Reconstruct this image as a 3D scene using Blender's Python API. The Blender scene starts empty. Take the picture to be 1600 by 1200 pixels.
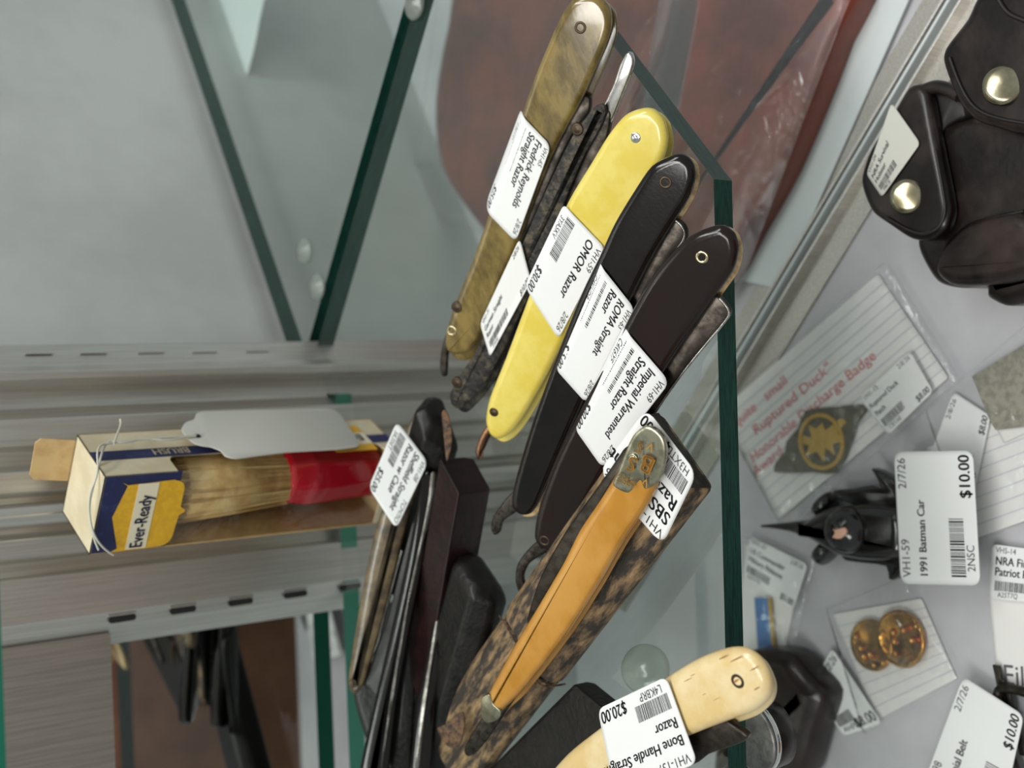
import bpy, bmesh, math, random
from mathutils import Vector, Matrix
from math import sin, cos, radians, pi
random.seed(7)
S = bpy.context.scene
COL = S.collection

# ------------------------------------------------------------ camera
H = .37; PITCH = radians(38.7); ROLL = radians(2.2); FPX = 2200.
FW = Vector((0, cos(PITCH), -sin(PITCH)))
DN = Vector((0, -sin(PITCH), -cos(PITCH)))
XX = Vector((1, 0, 0))
CX = (cos(ROLL)*DN - sin(ROLL)*XX).normalized()
CY = (cos(ROLL)*XX + sin(ROLL)*DN).normalized()
CP = Vector((0, 0, H))
cd = bpy.data.cameras.new('camera'); cam = bpy.data.objects.new('camera', cd); COL.objects.link(cam)
cd.sensor_width = 36; cd.lens = 36*FPX/1600; cd.clip_start = .01; cd.clip_end = 50
cam.matrix_world = Matrix(((CX.x, CY.x, -FW.x, CP.x), (CX.y, CY.y, -FW.y, CP.y), (CX.z, CY.z, -FW.z, CP.z), (0, 0, 0, 1)))
cd.dof.use_dof = True; cd.dof.focus_distance = .51; cd.dof.aperture_fstop = 9.5
S.camera = cam
# ------------------------------------------------------------ light
W = bpy.data.worlds.new('shop_light'); S.world = W; W.use_nodes = True
bg = W.node_tree.nodes['Background']; bg.inputs[0].default_value = (.86, .93, .92, 1); bg.inputs[1].default_value = .38
S.view_settings.view_transform = 'Standard'; S.view_settings.look = 'None'
S.view_settings.gamma = 1; S.view_settings.exposure = -.02; S.view_settings.use_curve_mapping = False
def area(name, loc, target, sx, sy, power, col=(1, 1, 1)):
    l = bpy.data.lights.new(name, 'AREA'); l.shape = 'RECTANGLE'; l.size = sx; l.size_y = sy; l.energy = power; l.color = col
    o = bpy.data.objects.new(name, l); COL.objects.link(o); o.location = loc
    o.rotation_euler = (Vector(target)-Vector(loc)).to_track_quat('-Z', 'Y').to_euler(); return o
area('case_strip_light', (.12, .30, 1.0), (0, .45, 0), .9, .10, 4.8, (1, .98, .95))
area('ceiling_light', (-.8, -.3, 1.9), (0, .5, 0), .35, 1.2, 19, (1, .99, .96))
area('ceiling_light_far', (1.0, .2, 1.8), (0, .5, 0), .3, 1.0, 11, (.97, 1, 1))

# ------------------------------------------------------------ helpers
def ray(x, y): return FW + CX*((x-800)/FPX) - CY*((y-600)/FPX)
def gz(x, y, z=0.):
    r = ray(x, y); return CP + r*((z-H)/r.z)
def gy(x, y, Y):
    r = ray(x, y); return CP + r*(Y/r.y)
class Plane:
    def __init__(s, P, n, a=None):
        s.P = P.copy(); s.n = n.normalized()
        a = a if a else XX
        s.a = (a - s.n*a.dot(s.n)).normalized(); s.b = s.n.cross(s.a)
    def at(s, x, y, off=0.):
        r = ray(x, y); P = s.P + s.n*off
        return CP + r*((P-CP).dot(s.n)/r.dot(s.n))
    def uv(s, v): d = v-s.P; return Vector((d.dot(s.a), d.dot(s.b)))
    def p3(s, u, off): return s.P + s.a*u[0] + s.b*u[1] + s.n*off
N0 = Vector((0, -.66, .75))
def rplane(A, B, z=.011, n0=N0, zb=None):
    a = gz(A[0], A[1], z); b = gz(B[0], B[1], z if zb is None else zb)
    d = (b-a).normalized(); n = n0 - d*n0.dot(d)
    return Plane(a, n, d)
def hplane(z): return Plane(Vector((0, .4, z)), Vector((0, 0, 1)))
def setp(o, label=None, cat=None, group=None, kind=None):
    if label: o['label'] = label
    if cat: o['category'] = cat
    if group: o['group'] = group
    if kind: o['kind'] = kind
    return o
def link_mesh(name, verts, faces, m, parent=None, smooth=True, mods=None):
    me = bpy.data.meshes.new(name); me.from_pydata([tuple(v) for v in verts], [], faces); me.update()
    bm = bmesh.new(); bm.from_mesh(me); bmesh.ops.recalc_face_normals(bm, faces=bm.faces); bm.to_mesh(me); bm.free()
    o = bpy.data.objects.new(name, me); COL.objects.link(o)
    for x in (m if isinstance(m, (list, tuple)) else [m]): me.materials.append(x)
    if smooth: me.polygons.foreach_set('use_smooth', [True]*len(me.polygons))
    if parent: o.parent = parent; o.matrix_parent_inverse = parent.matrix_world.inverted()
    return o
def thing(name, loc, label, cat, group=None):
    o = bpy.data.objects.new(name, None); COL.objects.link(o); o.location = loc; o.empty_display_size = .01
    o.matrix_world = Matrix.Translation(loc)
    return setp(o, label, cat, group)
def bevel(o, w, seg=3, wn=True):
    b = o.modifiers.new('bevel', 'BEVEL'); b.width = w; b.segments = seg; b.limit_method = 'ANGLE'; b.angle_limit = radians(30)
    if wn:
        k = o.modifiers.new('wn', 'WEIGHTED_NORMAL'); k.keep_sharp = True
    return o
def smooth_loop(pts, n=4):
    out = []; k = len(pts)
    for i in range(k):
        p0, p1, p2, p3 = [Vector(pts[(i+j-1) % k][:2]) for j in range(4)]
        for t in range(n):
            t /= n
            # centripetal-ish damped catmull
            m1 = (p2-p0)*.42; m2 = (p3-p1)*.42
            L = (p2-p1).length
            if m1.length > L: m1 *= L/m1.length
            if m2.length > L: m2 *= L/m2.length
            h1 = 2*t**3-3*t*t+1; h2 = t**3-2*t*t+t; h3 = -2*t**3+3*t*t; h4 = t**3-t*t
            out.append(p1*h1+m1*h2+p2*h3+m2*h4)
    return out
def rings(loop2, plane, prof):
    """loop2: closed 2D outline on plane; prof: (inset, offset along n)"""
    k = len(loop2)
    ar = sum(loop2[i].x*loop2[(i+1) % k].y-loop2[(i+1) % k].x*loop2[i].y for i in range(k))
    sg = 1 if ar > 0 else -1
    nr = []
    for i in range(k):
        t = (loop2[(i+1) % k]-loop2[i-1])
        t = t.normalized() if t.length > 1e-9 else Vector((1, 0))
        nr.append(Vector((-t.y, t.x))*sg)
    vs = []; fs = []
    for ins, off in prof:
        for i in range(k): vs.append(plane.p3(loop2[i]+nr[i]*ins, off))
    R = len(prof)
    for r in range(R-1):
        for i in range(k):
            j = (i+1) % k
            fs.append((r*k+i, r*k+j, (r+1)*k+j, (r+1)*k+i))
    fs.append(tuple(range(k))); fs.append(tuple((R-1)*k+i for i in reversed(range(k))))
    return vs, fs
def slab(name, px, plane, th, m, parent=None, off=0., dome=0., edge=.0006, n=4, sm=True):
    """outline in photo pixels laid on plane (front face), thickness th behind it"""
    pts = smooth_loop(px, n) if n > 1 else [Vector(p) for p in px]
    lp = [plane.uv(plane.at(p.x, p.y, off)) for p in pts]
    e = min(edge, th*.45)
    prof = []
    if dome > 0:
        prof += [(e*4.5, off+dome), (e*3., off+dome*.93), (e*1.9, off+dome*.72), (e*.9, off+dome*.35), (e*.25, off)]
    else: prof += [(e, off), (e*.3, off-e*.3)]
    prof += [(0, off-e), (0, off-th+e), (e*.3, off-th+e*.3), (e, off-th)]
    v, f = rings(lp, plane, prof)
    o = link_mesh(name, v, f, m, parent, sm)
    if sm: o.data.set_sharp_from_angle(angle=radians(50))
    return o
def tube(name, pts, r, m, parent=None, seg=10, closed=False, flat=1.):
    cu = bpy.data.curves.new(name, 'CURVE'); cu.dimensions = '3D'; cu.bevel_depth = r if not isinstance(r, list) else 1.; cu.bevel_resolution = 3
    sp = cu.splines.new('NURBS' if len(pts) > 2 else 'POLY'); sp.points.add(len(pts)-1)
    for i, p in enumerate(pts):
        sp.points[i].co = (p[0], p[1], p[2], 1); sp.points[i].radius = r[i] if isinstance(r, list) else 1
    if len(pts) > 2: sp.use_endpoint_u = not closed; sp.order_u = 3
    sp.use_cyclic_u = closed; cu.resolution_u = 8; cu.use_fill_caps = True
    t = bpy.data.objects.new('tmp', cu); COL.objects.link(t)
    bpy.context.view_layer.update()
    me = bpy.data.meshes.new_from_object(t.evaluated_get(bpy.context.evaluated_depsgraph_get()))
    bpy.data.objects.remove(t); bpy.data.curves.remove(cu)
    me.name = name; o = bpy.data.objects.new(name, me); COL.objects.link(o); me.materials.clear(); me.materials.append(m)
    me.polygons.foreach_set('use_smooth', [True]*len(me.polygons))
    if parent: o.parent = parent; o.matrix_parent_inverse = parent.matrix_world.inverted()
    return o
def disc(name, C, n, prof, m, parent=None, seg=28, ph=0.):
    """lathe about n through C; prof = [(radius, height)]"""
    pl = Plane(C, n); vs = []; fs = []
    for r, h in prof:
        for i in range(seg):
            a = 2*pi*(i+ph)/seg; vs.append(pl.p3((r*cos(a), r*sin(a)), h))
    for k in range(len(prof)-1):
        for i in range(seg):
            j = (i+1) % seg; fs.append((k*seg+i, k*seg+j, (k+1)*seg+j, (k+1)*seg+i))
    fs.append(tuple(range(seg))); fs.append(tuple((len(prof)-1)*seg+i for i in range(seg)))
    return link_mesh(name, vs, fs, m, parent)
def box(name, O, u, v, w, m, parent=None, bev=0.):
    O, u, v, w = map(Vector, (O, u, v, w))
    vs = [O, O+u, O+u+v, O+v, O+w, O+u+w, O+u+v+w, O+v+w]
    fs = [(0, 1, 2, 3), (4, 5, 6, 7), (0, 1, 5, 4), (1, 2, 6, 5), (2, 3, 7, 6), (3, 0, 4, 7)]
    o = link_mesh(name, vs, fs, m, parent, False)
    if bev: bevel(o, bev, 3, False)
    return o

# ------------------------------------------------------------ materials
def lin(c): return tuple(((x/255)/12.92 if x/255 <= .04045 else ((x/255+.055)/1.055)**2.4) for x in c)+(1,)
def mat(name, col, rough=.5, metal=0., coat=0., noise=None, bump=None, stretch=(1, 1, 1), rot=0., spec=.5, sss=0., trans=0., rv=None, lohi=(.42, .6)):
    m = bpy.data.materials.new(name); m.use_nodes = True; nt = m.node_tree; N = nt.nodes; L = nt.links
    b = N['Principled BSDF']; b.inputs['Base Color'].default_value = lin(col)
    b.inputs['Roughness'].default_value = rough; b.inputs['Metallic'].default_value = metal
    b.inputs['Coat Weight'].default_value = coat; b.inputs['Coat Roughness'].default_value = .08
    b.inputs['Specular IOR Level'].default_value = spec
    if sss: b.inputs['Subsurface Weight'].default_value = sss; b.inputs['Subsurface Scale'].default_value = .004; b.inputs['Subsurface Radius'].default_value = (1, .7, .3)
    if trans: b.inputs['Transmission Weight'].default_value = trans
    tc = N.new('ShaderNodeTexCoord'); mp = N.new('ShaderNodeMapping'); L.new(tc.outputs['Object'], mp.inputs[0])
    rt = N.new('ShaderNodeMapping'); L.new(tc.outputs['Object'], rt.inputs[0]); rt.inputs['Rotation'].default_value = (0, 0, rot)
    L.new(rt.outputs[0], mp.inputs[0]); mp.inputs['Scale'].default_value = stretch
    if noise:
        sc, c2 = noise[0], noise[1]
        t = N.new('ShaderNodeTexNoise'); t.inputs['Scale'].default_value = sc; t.inputs['Detail'].default_value = 6; t.inputs['Roughness'].default_value = .65
        L.new(mp.outputs[0], t.inputs['Vector'])
        r = N.new('ShaderNodeValToRGB'); r.color_ramp.elements[0].position = lohi[0]; r.color_ramp.elements[1].position = lohi[1]
        r.color_ramp.elements[0].color = lin(col); r.color_ramp.elements[1].color = lin(c2)
        L.new(t.outputs[0], r.inputs[0]); L.new(r.outputs[0], b.inputs['Base Color'])
        if rv:
            q = N.new('ShaderNodeMapRange'); q.inputs[1].default_value = .3; q.inputs[2].default_value = .7; q.inputs[3].default_value = rough; q.inputs[4].default_value = rv
            L.new(t.outputs[0], q.inputs[0]); L.new(q.outputs[0], b.inputs['Roughness'])
    if bump:
        t = N.new('ShaderNodeTexNoise'); t.inputs['Scale'].default_value = bump[0]; t.inputs['Detail'].default_value = 5
        L.new(mp.outputs[0], t.inputs['Vector'])
        k = N.new('ShaderNodeBump'); k.inputs['Strength'].default_value = bump[1]; k.inputs['Distance'].default_value = bump[2] if len(bump) > 2 else .0005
        L.new(t.outputs[0], k.inputs['Height']); L.new(k.outputs[0], b.inputs['Normal'])
    return m
def clear(name, tint=(1, 1, 1), refl=.12, rough=.05, bump=None, milk=0., milkcol=(235, 238, 240), fk=1.0):
    m = bpy.data.materials.new(name); m.use_nodes = True; nt = m.node_tree; N = nt.nodes; L = nt.links; N.clear()
    out = N.new('ShaderNodeOutputMaterial'); tr = N.new('ShaderNodeBsdfTransparent'); tr.inputs[0].default_value = (*tint, 1)
    gl = N.new('ShaderNodeBsdfGlossy'); gl.inputs['Roughness'].default_value = rough
    mx = N.new('ShaderNodeMixShader'); L.new(tr.outputs[0], mx.inputs[1]); L.new(gl.outputs[0], mx.inputs[2])
    fr = N.new('ShaderNodeFresnel'); fr.inputs[0].default_value = 1.45
    ma = N.new('ShaderNodeMath'); ma.operation = 'MULTIPLY_ADD'; ma.inputs[1].default_value = fk; ma.inputs[2].default_value = refl
    L.new(fr.outputs[0], ma.inputs[0]); last = mx
    ge = N.new('ShaderNodeNewGeometry'); iv = N.new('ShaderNodeMath'); iv.operation = 'SUBTRACT'; iv.inputs[0].default_value = 1; L.new(ge.outputs['Backfacing'], iv.inputs[1])
    mu = N.new('ShaderNodeMath'); mu.operation = 'MULTIPLY'; mu.use_clamp = True; L.new(iv.outputs[0], mu.inputs[0]); L.new(ma.outputs[0], mu.inputs[1]); L.new(mu.outputs[0], mx.inputs[0])
    if milk:
        df = N.new('ShaderNodeBsdfDiffuse'); df.inputs[0].default_value = lin(milkcol)
        m2 = N.new('ShaderNodeMixShader'); m2.inputs[0].default_value = milk; L.new(mx.outputs[0], m2.inputs[1]); L.new(df.outputs[0], m2.inputs[2]); last = m2
    if bump:
        tc = N.new('ShaderNodeTexCoord'); t = N.new('ShaderNodeTexNoise'); t.inputs['Scale'].default_value = bump[0]; t.inputs['Detail'].default_value = 3; t.inputs['Distortion'].default_value = 1.2
        L.new(tc.outputs['Object'], t.inputs['Vector']); k = N.new('ShaderNodeBump'); k.inputs['Strength'].default_value = bump[1]; k.inputs['Distance'].default_value = .002
        L.new(t.outputs[0], k.inputs['Height'])
        for q in (gl, fr): L.new(k.outputs[0], q.inputs['Normal'])
    L.new(last.outputs[0], out.inputs[0]); return m
M = {}
M['ink'] = mat('ink', (26, 26, 28), .6)
M['label'] = mat('label_paper', (228, 229, 227), .45)
M['cream_label'] = mat('tag_card', (196, 195, 186), .7, bump=(900, .1))
M['glass'] = clear('shelf_glass', (.93, .965, .95), .02, .015)
M['glass_edge'] = mat('glass_edge', (22, 70, 58), .28, spec=.25, noise=(60, (10, 40, 34)), stretch=(2, 2, 40), trans=0)
M['glass_edge_teal'] = mat('glass_edge_teal', (30, 118, 96), .2, spec=.3)
M['steel'] = mat('brushed_steel', (222, 219, 214), .42, 1., noise=(30, (206, 202, 196)), stretch=(30, 30, .6), bump=(60, .05), rv=.5)
M['steel_dark'] = mat('brushed_steel_dark', (196, 192, 185), .42, 1., noise=(30, (176, 172, 165)), stretch=(30, 30, .6), rv=.5)
M['slot'] = mat('slot_shadow', (30, 29, 27), .7)
M['mirror'] = mat('mirror', (206, 208, 206), .02, 1.)
M['wall'] = mat('wall_laminate', (196, 199, 196), .22, noise=(4, (180, 183, 181)), coat=.35)
M['floor'] = mat('case_floor', (190, 189, 192), .45, bump=(25, .15, .002), noise=(6, (172, 171, 175)))
M['blade'] = mat('aged_blade', (74, 68, 62), .3, .85, noise=(180, (48, 43, 38)), bump=(500, .1), rv=.5, stretch=(1, 1, 1))
M['blade_bright'] = mat('bright_blade', (205, 203, 200), .16, 1., noise=(150, (150, 146, 140)), rv=.3)
M['steel_edge'] = mat('worn_steel_edge', (128, 125, 120), .22, 1., noise=(120, (84, 80, 76)), rv=.4)
M['tang'] = mat('tang_steel', (88, 82, 76), .3, .9, noise=(300, (50, 44, 38)), rv=.5)
M['copper'] = mat('copper_tang', (190, 135, 105), .22, 1., noise=(200, (120, 100, 88)))
M['black'] = mat('black_celluloid', (15, 11, 10), .16, spec=.3, coat=.25, noise=(90, (22, 17, 15)), bump=(700, .05))
M['brownblack'] = mat('brown_black_hard_rubber', (30, 18, 14), .18, spec=.3, coat=.25, noise=(60, (27, 18, 15)), bump=(700, .05))
M['horn'] = mat('olive_horn', (132, 112, 58), .2, coat=.6, noise=(90, (92, 76, 34)), stretch=(.5, 1.5, 1), sss=.05, bump=(160, .12))
M['horn_grey'] = mat('grey_horn', (112, 94, 64), .3, coat=.4, noise=(120, (66, 52, 36)), bump=(200, .3))
M['yellow'] = mat('yellow_celluloid', (216, 194, 78), .22, coat=.5, noise=(70, (224, 206, 104)), sss=.08, bump=(120, .05))
M['yellow_dark'] = mat('dirty_yellow_celluloid', (148, 128, 42), .3, coat=.4, noise=(120, (96, 82, 34)))
M['cream'] = mat('cream_liner', (222, 196, 142), .35, noise=(300, (180, 140, 90)))
M['rough'] = mat('charred_horn', (30, 28, 26), .6, noise=(230, (92, 82, 62)), bump=(420, .9, .0012), lohi=(.48, .66))
M['amber'] = mat('amber_celluloid', (176, 122, 36), .2, coat=.6, noise=(40, (192, 140, 62)), sss=.08, stretch=(.5, 1, 1))
M['bone'] = mat('bone', (212, 184, 126), .3, coat=.35, noise=(55, (222, 202, 156)), bump=(300, .1))
M['bone_stain'] = mat('bone_stain', (150, 104, 58), .5, noise=(300, (190, 148, 90)))
M['pewter'] = mat('nickel_cap', (176, 172, 150), .26, .9, noise=(200, (140, 136, 116)))
M['pin'] = mat('pin', (190, 176, 140), .22, 1.)
M['pin_dark'] = mat('pin_dark', (70, 58, 44), .4, .7)
M['leather_black'] = mat('black_case_leather', (12, 11, 10), .3, noise=(140, (24, 21, 18)), bump=(420, .6), coat=.08, spec=.3, rv=.5)
M['leather_maroon'] = mat('maroon_case_leather', (34, 15, 15), .38, noise=(160, (20, 9, 9)), bump=(420, .5), coat=.06, spec=.3)
M['scuff'] = mat('scuffed_leather', (112, 80, 50), .7, noise=(420, (40, 32, 26)))
M['worn'] = mat('worn_leather', (54, 48, 42), .62, noise=(190, (168, 138, 98)), bump=(620, .8, .001), stretch=(.45, 1.4, 1), rot=radians(45), lohi=(.44, .66))
M['worn_end'] = mat('worn_leather_end', (42, 37, 33), .7, noise=(260, (74, 64, 54)), bump=(420, .5))
M['tan'] = mat('bare_tan_leather', (186, 154, 108), .7, noise=(500, (120, 92, 62)), bump=(500, .6))
M['carton'] = mat('cream_carton', (214, 202, 172), .6, noise=(70, (202, 188, 156)))
M['carton_in'] = mat('tan_carton', (200, 168, 118), .7, noise=(90, (184, 148, 98)))
M['navy'] = mat('navy_print', (30, 36, 82), .5, noise=(260, (54, 62, 110)), lohi=(.55, .75))
M['gold'] = mat('gold_print', (238, 184, 42), .5, noise=(300, (226, 168, 34)))
M['ivory'] = mat('ivory_print', (240, 228, 200), .5)
M['bristle'] = mat('bristle', (222, 190, 132), .45, noise=(90, (196, 158, 98)))
M['red'] = mat('red_plastic', (186, 14, 36), .2, coat=.7)
M['film'] = clear('cellophane', (.99, .99, .98), .03, .1, (45, .5))
M['bag'] = clear('bag_film', (.985, .985, .985), .02, .12, (55, 1.), .03, fk=1.1)
M['string'] = mat('cotton_string', (200, 198, 184), .8)
M['leather_brown'] = mat('brown_leather', (126, 56, 38), .42, noise=(14, (88, 36, 26)), bump=(300, .25), coat=.15)
M['leather_dark'] = mat('dark_leather', (17, 11, 9), .3, spec=.35, coat=.12, bump=(260, .22), noise=(26, (48, 38, 35)))
M['stitch'] = mat('leather_seam', (24, 18, 17), .5)
M['snap'] = mat('snap_nickel', (196, 188, 162), .22, 1., noise=(60, (160, 150, 122)))
M['card'] = mat('index_card', (228, 226, 222), .6)
M['rule'] = mat('card_rule', (196, 200, 206), .6)
M['redink'] = mat('red_pen', (206, 96, 96), .6)
M['blackpen'] = mat('grey_pen', (90, 88, 92), .6)
M['olive'] = mat('olive_cloth', (72, 68, 50), .85, bump=(1200, .4), noise=(300, (86, 82, 62)))
M['mustard'] = mat('mustard_thread', (178, 142, 44), .7, bump=(1500, .5))
M['linen'] = mat('grey_linen', (146, 142, 124), .9, noise=(300, (116, 112, 98)), bump=(900, .4))
M['toy'] = mat('black_toy_plastic', (24, 22, 22), .18, coat=.5)
M['toy_pink'] = mat('pink_spot', (232, 180, 156), .4)
M['brass'] = mat('gold_tone', (216, 160, 70), .2, 1., noise=(120, (170, 120, 48)), bump=(240, .2))
M['blue'] = mat('blue_ribbon', (56, 110, 170), .6, bump=(1500, .3))
M['rubber'] = clear('clear_rubber', (.78, .82, .78), .04, .2, None, .28, (170, 176, 168))
M['grey_metal'] = mat('grey_disc', (120, 118, 116), .4, .6, noise=(300, (96, 94, 92)))
M['chrome'] = mat('chrome_rim', (225, 225, 222), .08, 1.)
M['white_strip'] = mat('white_board', (206, 213, 213), .4)
M['brown_cloth'] = mat('brown_cloth', (150, 100, 74), .8, noise=(12, (128, 84, 62)), bump=(16, .6, .01))
M['blue_cloth'] = mat('blue_cloth', (130, 150, 182), .8)
M['buckle'] = mat('dark_buckle', (70, 66, 58), .35, .8, noise=(200, (44, 42, 38)))

# ------------------------------------------------------------ printing
_cache = {}
TS = 1.08  # size factor for lettering
def text_geo(s, bold):
    k = (s, bold)
    if k in _cache: return _cache[k]
    cu = bpy.data.curves.new('t', 'FONT'); cu.body = s; cu.size = 1; cu.resolution_u = 3; cu.fill_mode = 'FRONT'
    t = bpy.data.objects.new('t', cu); COL.objects.link(t); bpy.context.view_layer.update()
    me = bpy.data.meshes.new_from_object(t.evaluated_get(bpy.context.evaluated_depsgraph_get()))
    v = [(q.co.x, q.co.y) for q in me.vertices]; f = [tuple(p.vertices) for p in me.polygons]
    bpy.data.objects.remove(t); bpy.data.curves.remove(cu); bpy.data.meshes.remove(me)
    if bold:
        v0, f0 = list(v), list(f)
        for dx, dy in ((.022, 0), (.044, 0), (.022, .014)):
            b = len(v); v += [(x+dx, y+dy) for x, y in v0]; f += [tuple(b+i for i in q) for q in f0]
    wd = max([q[0] for q in v] or [0]); _cache[k] = (v, f, wd); return _cache[k]
class Sheet:
    """paper lying on a plane, corners TL TR BR BL in photo pixels; s along the writing, t downwards"""
    def __init__(s, plane, q, off=0., curl=0., curl_t=.72, curl_s=0., bulge=0.):
        s.pl = plane; s.q = [plane.at(x, y, off) for x, y in q]; s.curl = curl; s.ct = curl_t; s.cs = curl_s; s.bu = bulge
        s.W = ((s.q[1]-s.q[0]).length+(s.q[2]-s.q[3]).length)/2; s.Hh = ((s.q[3]-s.q[0]).length+(s.q[2]-s.q[1]).length)/2
    def at(s, u, v, o=0.):
        a = s.q[0].lerp(s.q[1], u); b = s.q[3].lerp(s.q[2], u)
        p = a.lerp(b, v); d = o
        if v > s.ct: d -= s.curl*((v-s.ct)/(1-s.ct))**2
        if s.cs: d -= s.cs*(2*u-1)**2
        if s.bu: d += s.bu*sin(pi*u)*sin(pi*v)
        return p+s.pl.n*d
def sheet_mesh(name, sh, m, parent, corner=.07, th=.00025, nu=22, nv=18):
    vs = []; fs = []; rs = corner*min(sh.W, sh.Hh)*2; ru = rs/sh.W; rv = rs/sh.Hh
    ts = [0, rv*.12, rv*.3, rv*.6, rv]+[rv+(1-2*rv)*i/nv for i in range(1, nv)]+[1-rv, 1-rv*.6, 1-rv*.3, 1-rv*.12, 1]
    for v in ts:
        e = min(v, 1-v); ins = 0
        if e < rv: ins = ru*(1-math.sqrt(max(0, 1-(1-e/rv)**2)))
        for i in range(nu+1): vs.append(sh.at(ins+(1-2*ins)*i/nu, v))
    R = len(ts); n1 = nu+1
    for r in range(R-1):
        for i in range(nu): fs.append((r*n1+i, r*n1+i+1, (r+1)*n1+i+1, (r+1)*n1+i))
    o = link_mesh(name, vs, fs, m, parent)
    so = o.modifiers.new('thickness', 'SOLIDIFY'); so.thickness = th; so.offset = 0
    return o
def printing(sh, items, m, parent, name='printing', off=.00022):
    vs = []; fs = []
    for it in items:
        if it[0] == 'bar':
            _, s0, s1, t0, t1, seed = it; rnd = random.Random(seed); x = s0
            while x < s1:
                w = rnd.choice((.006, .006, .010, .014)); w = min(w, s1-x)
                b = len(vs); vs += [sh.at(x, t0, off), sh.at(x+w, t0, off), sh.at(x+w, t1, off), sh.at(x, t1, off)]; fs.append((b, b+1, b+2, b+3))
                x += w+rnd.choice((.007, .007, .011))
        elif it[0] == 'rect':
            _, s0, s1, t0, t1 = it; n = 10
            for i in range(n):
                a = s0+(s1-s0)*i/n; c = s0+(s1-s0)*(i+1)/n; b = len(vs)
                vs += [sh.at(a, t0, off), sh.at(c, t0, off), sh.at(c, t1, off), sh.at(a, t1, off)]; fs.append((b, b+1, b+2, b+3))
        else:
            s, s0, t, hf, bold = it[:5]; right = len(it) > 5 and it[5]; xs = it[6] if len(it) > 6 else .88
            v, f, wd = text_geo(s, bold); k = hf*sh.Hh*TS; b = len(vs)
            s00 = s0 - (wd*k*xs/sh.W if right else 0)
            for x, y in v: vs.append(sh.at(s00+x*k*xs/sh.W, t-y*k/sh.Hh, off))
            fs += [tuple(b+i for i in q) for q in f]
    o = link_mesh(name, vs, fs, m, parent, False)
    return o
def price_label(parent, plane, q, code, titles, bc, price, date='2/8/26', off=.0004, curl=.0, curl_t=.72, ts=.17, corner=.07, bulge=0., curl_s=0., name='price_label', m=None, ink=None, extra=None, th=.00025, label=None):
    sh = Sheet(plane, q, off, curl, curl_t, curl_s, bulge)
    o = sheet_mesh(name, sh, m or M['label'], parent, corner, th)
    if label: setp(o, *label)
    it = [(code, .05, .14, .14, False)]
    if date: it.append((date, .95, .14, .14, False, True))
    for i, s in enumerate(titles): it.append((s, .05, .36+i*.2, ts, True))
    if bc: it += [('bar', .06, .50, .66, .84, hash_(bc)), (bc, .10, .955, .125, False)]
    if price: it.append((price, .97, .95, .18, True, True))
    if extra: it += extra
    printing(sh, it, ink or M['ink'], o, off=max(.00022, th/2+.0001))
    return o, sh
def hash_(s): return sum(ord(c)*(i+3) for i, c in enumerate(s))

# ------------------------------------------------------------ setting
FZ = -.165
def poly_slab_h(name, ptsxy, z0, z1, mats, edge_mats=None, parent=None):
    k = len(ptsxy); vs = [Vector((x, y, z0)) for x, y in ptsxy]+[Vector((x, y, z1)) for x, y in ptsxy]
    fs = [tuple(range(k)), tuple(range(k, 2*k))]+[(i, (i+1) % k, k+(i+1) % k, k+i) for i in range(k)]
    me = bpy.data.meshes.new(name); me.from_pydata([tuple(v) for v in vs], [], fs)
    for m in mats: me.materials.append(m)
    for i in range(k): me.polygons[2+i].material_index = (edge_mats[i] if edge_mats else 0)
    bm = bmesh.new(); bm.from_mesh(me); bmesh.ops.recalc_face_normals(bm, faces=bm.faces); bm.to_mesh(me); bm.free()
    o = bpy.data.objects.new(name, me); COL.objects.link(o)
    if parent: o.parent = parent; o.matrix_parent_inverse = parent.matrix_world.inverted()
    return o
# case floor
fl = box('floor', (-.9, .295, FZ-.02), (2.4, 0, 0), (0, 1.40, 0), (0, 0, .02), M['floor']); setp(fl, kind='structure')
# main shelf
c = [gz(1126, 1500), gz(1115, 280), gz(950, 60)]
E1a = gz(475, 612); E1b = gz(650, 0)
d1 = (E1b-E1a).normalized(); dc = (c[2]-c[1]).normalized()
# intersection of cut edge and E1
def isect(P, d, Q, e):
    det = d.x*(-e.y)+e.x*d.y; t = ((Q.x-P.x)*(-e.y)+e.x*(Q.y-P.y))/det; return P+d*t
Xi = isect(c[1], dc, E1a, d1)
SH = [(-.6, c[0].y+.001), (c[1].x, c[1].y), (Xi.x, Xi.y), (E1a.x, E1a.y), (E1a.x-.002, .603), (-.6, .603)]
shelf = poly_slab_h('glass_shelf', SH, -.0095, 0, [M['glass'], M['glass_edge'], M['glass_edge_teal']], [1, 1, 1, 2, 2, 2])
setp(shelf, 'clear glass shelf with dark green cut corner carrying the straight razors', 'shelf')
# neighbouring shelf
d2 = Vector((gz(270, 0)-E1a)).normalized(); d2.z = 0
n1 = Vector((-d1.y, d1.x, 0)); n1 = n1 if n1.y > 0 else -n1
A = E1a+n1*.006
SH2 = [(A.x+.004, A.y), ((A+d1*.9).x, (A+d1*.9).y), ((A+d1*.9+d2*.55).x, (A+d1*.9+d2*.55).y), ((A+d2*.55).x, (A+d2*.55).y)]
s2 = poly_slab_h('glass_shelf', SH2, -.0095, 0, [M['glass'], M['glass_edge'], M['glass_edge_teal']], [1, 1, 1, 1])
setp(s2, 'clear empty glass shelf of the next bay, meeting the razor shelf at a slanted edge', 'shelf')
# wall right (beyond next bay)
nw = Vector((d2.y, -d2.x, 0)); wo = E1a+Vector((.0, .012, 0))
w = box('wall_right', (wo-nw*0+Vector((0, 0, FZ))), d2*1.3, -nw*.02, (0, 0, 1.1), M['wall']); setp(w, kind='structure')
fb = wo+d2*1.3
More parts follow.
